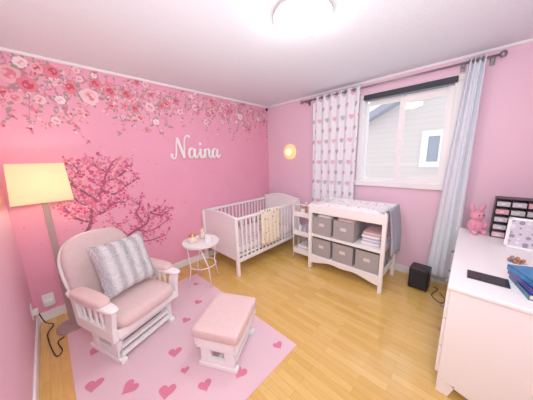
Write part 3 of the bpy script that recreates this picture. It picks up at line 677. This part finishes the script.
Z = DH+.0005
bn = thing('plush_bunny', 'pink plush bunny sitting at the back of the dresser', 'toy', (2.90, -.28, Z), -.95)
MB().se((0, 0, .072), (.052, .06, .07)).build('body', pinktoy, bn, smooth=True)
MB().se((.005, 0, .17), (.047, .052, .046)).build('head', pinktoy, bn, smooth=True)
for s in (-1, 1):
    e = MB(); e.X = Matrix.Translation((0, .028*s, .205)) @ Matrix.Rotation(-.35*s, 4, 'X'); e.se((0, 0, .035), (.012, .018, .045), n=10, k=16); e.build('ear', pinktoy, bn, smooth=True)
    MB().se((.05, .038*s, .024), (.03, .02, .022), n=10, k=16).build('leg', pinktoy, bn, smooth=True)
    MB().se((.04, .05*s, .09), (.018, .016, .032), n=10, k=16).build('arm', pinktoy, bn, smooth=True)
    MB().se((.049, .018*s, .18), (.005, .006, .006), n=6, k=10).build('eye', blackm, bn, smooth=True)
og = thing('drawer_organizer', 'black organizer with rows of small clear drawers on the dresser', 'organizer', (3.135, -.25, Z))
b = MB(); b.box((-.135, -.07, 0), (.135, .07, .008)); b.box((-.135, .06, 0), (.135, .07, .35))
for x in (-.135, -.047, .041, .129): b.box((x, -.07, 0), (x+.006, .07, .35))
for k in range(6): b.box((-.135, -.07, k*.0685), (.135, .07, k*.0685+.006))
b.build('case', blackm, og, bevel=.001)
clear = M('clear_drawer', (206, 202, 208), .15, coat=.5); cols = [M('fill_%d' % i, c, .6) for i, c in enumerate([(240, 196, 210), (236, 230, 222), (110, 104, 112), (222, 170, 180), (206, 206, 214)])]
for i in range(3):
    for k in range(5):
        x = -.129+.088*i; z = k*.0685+.006
        d = MB().box((x+.003, -.076, z+.003), (x+.079, .05, z+.042)).build('drawer', clear if (i+k) % 3 else cols[(i*2+k) % 5], og, bevel=.002)
        MB().box((x+.03, -.086, z+.018), (x+.052, -.076, z+.026)).build('knob', white, d, bevel=.001)
pf = thing('photo_frame', 'white photo frame leaning in front of the black organizer', 'photo frame', (3.16, -.56, Z), -.15)
R_ = Matrix.Rotation(math.radians(-14), 4, 'X')
b = MB(); b.X = R_; w2, h2, t2 = .095, .24, .02
b.box((-w2, -.008, 0), (-w2+t2, .008, h2)); b.box((w2-t2, -.008, 0), (w2, .008, h2)); b.box((-w2, -.008, 0), (w2, .008, t2)); b.box((-w2, -.008, h2-t2), (w2, .008, h2)); b.build('frame', white, pf, bevel=.003)
b = MB(); b.X = R_; b.box((-w2+t2, -.002, t2), (w2-t2, .002, h2-t2)); b.build('picture', dots_mat('picture_print', (214, 214, 226), [(176, 170, 190), (240, 236, 240), (150, 150, 170)], 26, .4), pf)
b = MB(); b.poly([(-.02, .06, .15), (.02, .06, .15), (.03, .13, .0), (-.03, .13, .0)]); b.build('stand', white, pf)
fgm = M('amber_beads', (190, 130, 90), .35, var=.3, bs=40); fgb = M('blue_beads', (110, 130, 170), .35)
fg = thing('bead_dish', 'small dish of brown and blue beads on the dresser', 'dish', (3.10, -.92, Z))
MB().lathe([(.001, 0), (.03, 0), (.05, .02), (.047, .022), (.028, .006), (.001, .006)]).build('dish', white, fg)
for i in range(16):
    a = i*2.4; r_ = .008+.0065*(i % 5); MB().se((r_*math.cos(a), r_*math.sin(a), .018+.011*(i//5)), (.011, .011, .011), n=6, k=10).build('bead', fgb if i % 4 == 0 else fgm, fg, smooth=True)
ph = thing('smartphone', 'dark smartphone lying on the dresser top near its front corner', 'phone', (2.955, -1.27, Z), .0)
MB().box((-.088, -.056, 0), (.088, .056, .009)).build('case', M('phone_case', (24, 40, 52), .4), ph, bevel=.004, seg=3)
MB().box((-.082, -.050, .009), (.082, .050, .0097)).build('screen', M('phone_screen', (16, 24, 34), .3), ph)
bks = [('teal picture book at the bottom of the pile on the dresser', (30, 100, 140)), ('purple picture book in the middle of the pile on the dresser', (90, 70, 160)), ('blue picture book on top of the pile on the dresser', (40, 130, 190))]
for i, (lb, c_) in enumerate(bks):
    t = thing('picture_book', lb, 'book', (3.165, -1.26, Z+.0302*i), .20+.10*i, 'picture books on the dresser')
    MB().box((-.095, -.12, 0), (.095, .12, .003)).box((-.095, -.12, .026), (.095, .12, .029)).box((-.095, -.12, 0), (-.092, .12, .029)).build('cover', M('cover_%d' % i, c_, .35, bs=30, var=.35), t)
    MB().box((-.091, -.115, .003), (.091, .115, .026)).build('pages', M('paper', (240, 236, 226), .9), t)

# ------------------------------------------------------------------ light
wd = bpy.data.worlds.new('world'); bpy.context.scene.world = wd; wd.use_nodes = True
bg = wd.node_tree.nodes['Background']; bg.inputs[0].default_value = (.82, .91, 1, 1); bg.inputs[1].default_value = 1.55
pt = bpy.data.lights.new('portal', 'AREA'); pt.shape = 'RECTANGLE'; pt.size = WX1-WX0; pt.size_y = WZ1-WZ0; pt.cycles.is_portal = True
po = bpy.data.objects.new('window_portal', pt); C.objects.link(po); po.location = ((WX0+WX1)/2, .2, (WZ0+WZ1)/2); po.rotation_euler = (-PI/2, 0, 0)
# added fill without a source in the room: ceiling bounce, and corner behind camera
def area(nm, loc, rot, size, e):
    l = bpy.data.lights.new(nm, 'AREA'); l.shape = 'SQUARE'; l.size = size; l.energy = e; l.color = (.92, 1, .98)
    o = bpy.data.objects.new(nm, l); C.objects.link(o); o.location = loc; o.rotation_euler = rot
area('bounce_fill', (2.2, -2.2, 1.3), (PI, 0, 0), 1.8, 11)
d_ = (Vector((1.0, -1.0, 1.0))-Vector((3.0, -2.95, 1.85))).to_track_quat('-Z', 'Y').to_euler()
area('corner_fill', (3.0, -2.95, 1.85), d_, .6, 20)
vs_ = bpy.context.scene.view_settings; vs_.view_transform = 'Standard'; vs_.exposure = 0.15; vs_.gamma = 1.13
